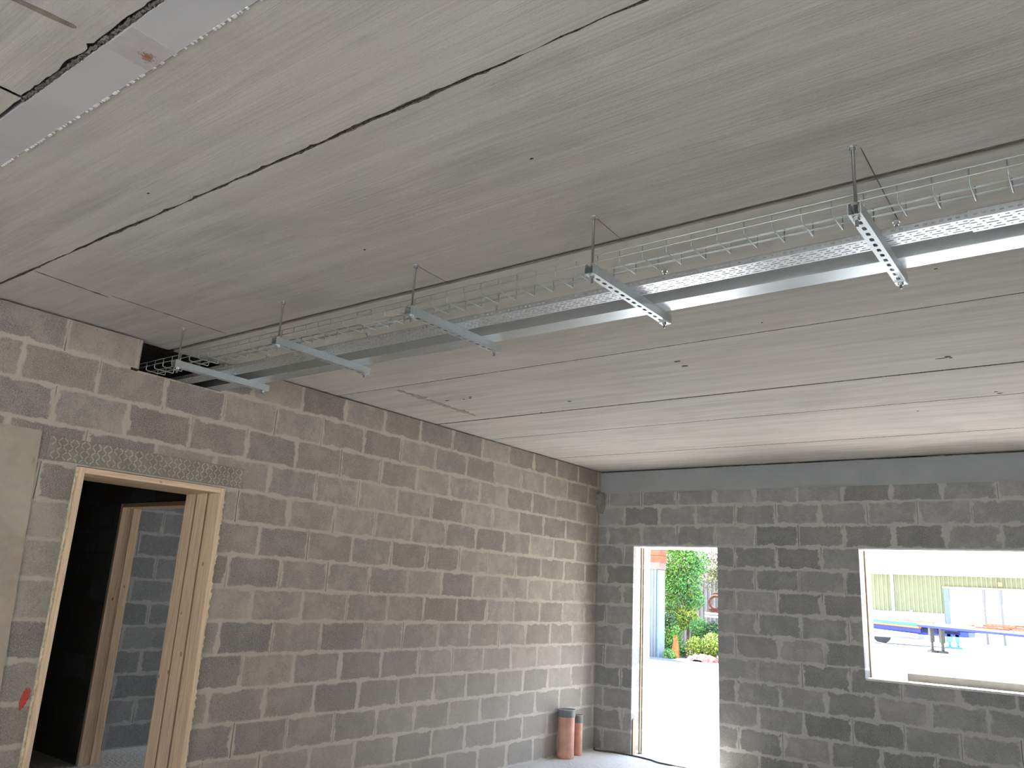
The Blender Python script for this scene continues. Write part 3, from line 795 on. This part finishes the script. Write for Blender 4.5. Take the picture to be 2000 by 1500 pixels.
# load of rusty steel lying on the deck
mb = MB()
for i in range(9):
    x = random.uniform(1.0, 4.2); L = random.uniform(.8, 2.4); y = random.uniform(.3, 2.0)
    M2 = MT @ Matrix.Translation((x, y, .04+.05*(i % 4))) @ Matrix.Rotation(random.uniform(-.25, .25), 4, 'Z')
    mb.box(0, L, -.05, .05, -.03, .05, M2)
tag(mb.build('rusty_steel_lengths', plain('rust', (.20, .065, .03), .8, var=.4, sc=8)), 'rusty steel lengths lying on the trailer deck', 'steel lengths')
mb = MB()
for i in range(4):
    M2 = MT @ Matrix.Translation((-6.2+i*1.35, .4, .03))
    mb.box(0, 1.2, -.05, .05, 0, .07, M2)
tag(mb.build('timber_bearers', plain('brown_bearers', (.20, .085, .06), .8)), 'brown bearers in a line on the turquoise end of the trailer deck', 'timber')
def trailer_back():
    r = empty('flatbed_trailer', (-3.2, 46, -.1)); tag(r, 'second blue trailer parked behind the first with bright blue legs', 'trailer')
    mb = MB(); mb.box(-9, -2.4, 44.2, 46.6, .55, .95); mb.build('chassis_beam', plain('royal_blue', (.015, .03, .18), .9), r)
    mb = MB(); mb.box(-9, -4.6, 43.9, 44.2, .28, .50); mb.build('side_guard', plain('pale_blue_guard', (.14, .16, .38), .5), r)
    for x in (-3.40, -2.98):
        mb = MB(); mb.box(x-.11, x+.11, 44.2, 44.45, .25, .95); mb.box(x-.07, x+.07, 44.25, 44.4, .0, .3); mb.box(x-.22, x+.22, 44.1, 44.5, -.1, .02); mb.build('landing_leg', plain('light_blue_leg', (.05, .15, .36), .5), r, bevel=.02)
    for x in (-8.4, -7.0):
        mb = MB()
        Mx = Matrix.Translation((x, 44.5, .40)) @ Matrix.Rotation(PI/2, 4, 'X')
        pts = [tuple(Mx @ Vector((0, 0, q))) for q in (-.14, .14)]
        mb.tube(pts, .5, 24); mb.build('wheel', plain('tyre_rubber', (.05, .05, .055), .8), r)
trailer_back()
mb = MB(); mb.tube([(-7.35+.1*i, 43.1, -.07+.03*math.sin(i*.5)) for i in range(11)], .05, 8)
tag(mb.build('rubber_mat_roll', plain('dark_lump', (.09, .09, .1), .8), smooth=True), 'small dark lump lying on the pale yard left of the trailer legs', 'lump')

# ------------------------------------------------------------------ OUTSIDE: seen through the doorway
def shed():
    r = empty('metal_shed', (-8.2, 16.5, -.1)); tag(r, 'blue-grey ribbed metal shed with orange brick above, left in the doorway view', 'shed')
    ms = plain('blue_grey_sheet', (.12, .14, .165), .9, var=.06, sc=3)
    mb = MB(); corrug(mb, -10, -7.13, 15.70, -.1, 2.62, .115, .03); mb.box(-10, -7.12, 15.76, 16.1, -.1, 2.62); mb.build('cladding', ms, r)
    mb = MB(); mb.box(-7.13, -7.09, 15.68, 16.1, -.1, 2.60); mb.build('corner_trim', plain('pale_blue_trim', (.17, .22, .29), .9), r)
    mb = MB(); mb.box(-7.15, -7.125, 15.66, 15.70, -.1, 2.5); mb.build('sheet_edge', plain('dark_edge', (.06, .13, .14), .7), r)
    mb = MB(); mb.box(-10, -7.06, 15.64, 16.1, 2.62, 2.84); mb.build('wall_plate', plain('dull_pink_render', (.17, .09, .075), .8), r)
    mb = MB()
    for k in range(5):
        z = 2.84+k*.22
        mb.box(-10, -7.03-.01*(k % 2), 15.62, 16.1, z, z+.205)
    mb.build('brickwork', plain('orange_tile_brick', (.28, .05, .022), .9, var=.25, sc=6), r)
    for x, y in ((-7.3, 15.55), (-7.0, 15.5)):
        pass
shed()
M_leafs = [plain('leaf_bright', (.12, .28, .04), .6, var=.35, sc=3), plain('leaf_mid', (.075, .23, .05), .6, var=.35, sc=3),
           plain('leaf_yellow', (.27, .34, .045), .6, var=.3, sc=3), plain('leaf_brown', (.14, .11, .07), .7, var=.3, sc=4), plain('leaf_dark', (.035, .075, .035), .7, var=.3, sc=4)]
M_bark = plain('bark', (.14, .10, .07), .9, var=.3, sc=10)
def foliage(name, blobs, nleaf, size, mats, label, cat='shrub', seed=1, trunk=None, group=None):
    rnd = random.Random(seed); x, y = blobs[0][0], blobs[0][1]
    r = empty(name, (x, y, -.1)); tag(r, label, cat, group)
    mb = MB(); tot = sum(b[3]**2 for b in blobs)
    for (bx, by, bz, br, mi) in blobs:
        for _ in range(int(nleaf*br*br/tot)):
            u = Vector((rnd.gauss(0, 1), rnd.gauss(0, 1), rnd.gauss(0, 1))).normalized() * br * (rnd.random()**.45)
            c = Vector((bx, by, bz)) + Vector((u.x, u.y, u.z))
            if c.z < -.08: continue
            a = Vector((rnd.gauss(0, 1), rnd.gauss(0, 1), rnd.gauss(0, 1))).normalized(); b = a.cross(Vector((rnd.gauss(0, 1), rnd.gauss(0, 1), rnd.gauss(0, 1)))).normalized()
            s = size*rnd.uniform(.6, 1.4); mb.cur = mi if rnd.random() < .75 else rnd.randrange(len(mats))
            fold = a.cross(b)*s*.25
            p = [c - a*s, c + b*s*.45 + fold, c + a*s, c - b*s*.45 + fold]
            mb.quad(*[tuple(q) for q in p])
    mb.build('foliage', mats, r)
    mb = MB(); t = trunk or (x, y, max(b[2] for b in blobs)); 
    mb.tube([(t[0], t[1], -.12), (t[0]+.05, t[1], t[2]*.5), (t[0]-.05, t[1]+.05, t[2])], [.07, .05, .02], 8)
    for k in range(5):
        b = blobs[k % len(blobs)]; mb.tube([(t[0], t[1], t[2]*.35), (b[0], b[1], b[2])], [.03, .012], 6)
    mb.build('trunk', M_bark, r)
G = 'bushes behind the yard'
foliage('leafy_tree', [(-7.5, 18.0, 3.2, .65, 0), (-7.9, 18.1, 2.5, .6, 0), (-7.3, 18.2, 2.3, .55, 1), (-7.7, 18.2, 3.9, .7, 1), (-7.0, 18.1, 1.75, .42, 1), (-7.8, 18.0, 1.8, .5, 0), (-7.0, 18.3, 3.0, .5, 1), (-7.7, 18.0, 1.0, .5, 0), (-7.2, 18.0, 1.15, .42, 2)],
        14000, .05, M_leafs, 'tall bright green leafy tree filling the left of the doorway view', 'tree', 3, (-7.4, 18.5, 3.2))
foliage('bush', [(-7.3, 17.0, .5, .42, 0), (-6.95, 16.9, .12, .32, 1), (-7.5, 17.1, .9, .38, 4), (-7.35, 16.9, .05, .3, 1)], 4200, .04, M_leafs, 'dark green bush low beside the metal shed', 'bush', 4)
foliage('grass_tuft', [(-6.78, 15.75, .0, .20, 1), (-6.6, 15.72, -.03, .12, 0)], 900, .03, M_leafs, 'small green tuft growing in front of the orange netting', 'grass tuft', 14)
foliage('bush', [(-6.35, 16.8, .25, .34, 2), (-5.8, 16.9, .35, .38, 2), (-5.4, 17.0, .3, .36, 0), (-6.0, 16.9, .0, .3, 0)], 5200, .04, M_leafs, 'yellow-green bush at the lower right of the doorway view', 'bush', 5)
foliage('bush', [(-6.6, 17.7, .80, .36, 1), (-6.15, 17.75, .72, .36, 4), (-5.8, 17.8, .8, .3, 1), (-6.7, 17.7, .3, .3, 0)], 4600, .04, M_leafs, 'mid green bush between the tall tree and the rusty machinery', 'bush', 6)
foliage('bare_tree', [(-7.2, 21.5, 3.5, .9, 3), (-6.3, 21.7, 3.0, .8, 3), (-6.9, 21.3, 2.6, .6, 3), (-6.2, 21.4, 4.1, .7, 1), (-7.6, 21.4, 2.8, .8, 3)], 7500, .045, M_leafs, 'brown thinly leaved tree at the upper right of the doorway view', 'tree', 7)
mb = MB(); corrug(mb, -14.5, -3, 23.5, -.1, 2.55, .18, .05); mb.box(-14.5, -3, 23.56, 23.62, -.1, 2.55)
tag(mb.build('ribbed_fence', plain('pale_grey_sheet', (.17, .16, .145), .7, var=.08)), 'pale ribbed sheet fence behind the bushes', 'fence')
def machinery():
    r = empty('rusty_machine', (-6.0, 20.35, -.1)); tag(r, 'rusty brown machinery frame standing above the bushes in the doorway view', 'machinery')
    mr = plain('rusted_iron', (.13, .045, .025), .85, var=.4, sc=6)
    mb = MB(); mb.box(-6.9, -5.2, 19.15, 19.75, 1.30, 1.46); mb.box(-6.5, -6.36, 19.15, 19.35, -.1, 2.0); mb.box(-5.4, -5.26, 19.15, 19.35, -.1, 1.9); mb.box(-6.75, -5.2, 19.20, 19.35, 1.86, 2.0); mb.build('frame', mr, r)
    for x in (-6.62, -6.02):
        ring = [(x+math.cos(a*PI/10)*.25, 19.15, 1.68+math.sin(a*PI/10)*.22) for a in range(20)]
        mb = MB(); mb.tube(ring, .05, 8, closed=True); mb.build('roller', mr, r, smooth=True)
    mb = MB(); mb.tube([(-6.1, 19.17, 1.62), (-6.1, 19.65, 1.62)], .2, 16); mb.build('drum', plain('blue_drum', (.08, .10, .22), .6), r)
    for z in (1.27, 1.17):
        mb = MB(); mb.tube([(-7.0, 19.05, z+.03), (-5.0, 19.05, z-.02)], .035, 8); mb.build('white_rail', plain('white_rail', (.78, .78, .75), .5), r)
machinery()
def heap(name, x, y, sx_, sy_, hgt, mat, label, cat, seed):
    rnd = random.Random(seed); mb = MB(); nu, nv = 22, 12; g = []
    for i in range(nu+1):
        for j in range(nv+1):
            u = i/nu*2-1; v = j/nv*2-1; rr = max(0, 1-u*u-v*v*.9)
            z = -.1 + hgt*math.sqrt(rr)*(1+.5*mnoise.noise(Vector((u*5+seed, v*5, 0)))) + .02*mnoise.noise(Vector((u*20, v*14, seed)))
            mb.v.append((x+u*sx_, y+v*sy_, max(z, -.1) if rr > 0 else -.1))
    for i in range(nu):
        for j in range(nv):
            a = i*(nv+1)+j; mb.f.append((a, a+nv+1, a+nv+2, a+1)); mb.mi.append(0)
    tag(mb.build(name, mat), label, cat)
heap('crumpled_tarpaulin', -5.70, 15.9, .52, .4, .19, plain('red_tarpaulin', (.20, .035, .028), .6, var=.3, sc=9), 'crumpled red tarpaulin lying at the foot of the bushes', 'tarpaulin', 3)
heap('black_sack', -5.02, 15.85, .14, .14, .30, plain('black_plastic', (.035, .035, .04), .5), 'black sack at the right end of the red tarpaulin', 'sack', 4)
heap('orange_netting', -6.80, 16.3, .12, .10, .62, plain('orange_plastic', (.42, .12, .02), .6, var=.3, sc=12), 'bunch of orange netting in the bushes beside the shed', 'netting', 5)
# gravel verge at the far edge of the yard
mb = MB(); mb.box(-14, 4, 14.6, 23.4, -.2, -.094); struct(mb, 'ground', M_gravel, 'dark gravel verge at the far edge of the yard')
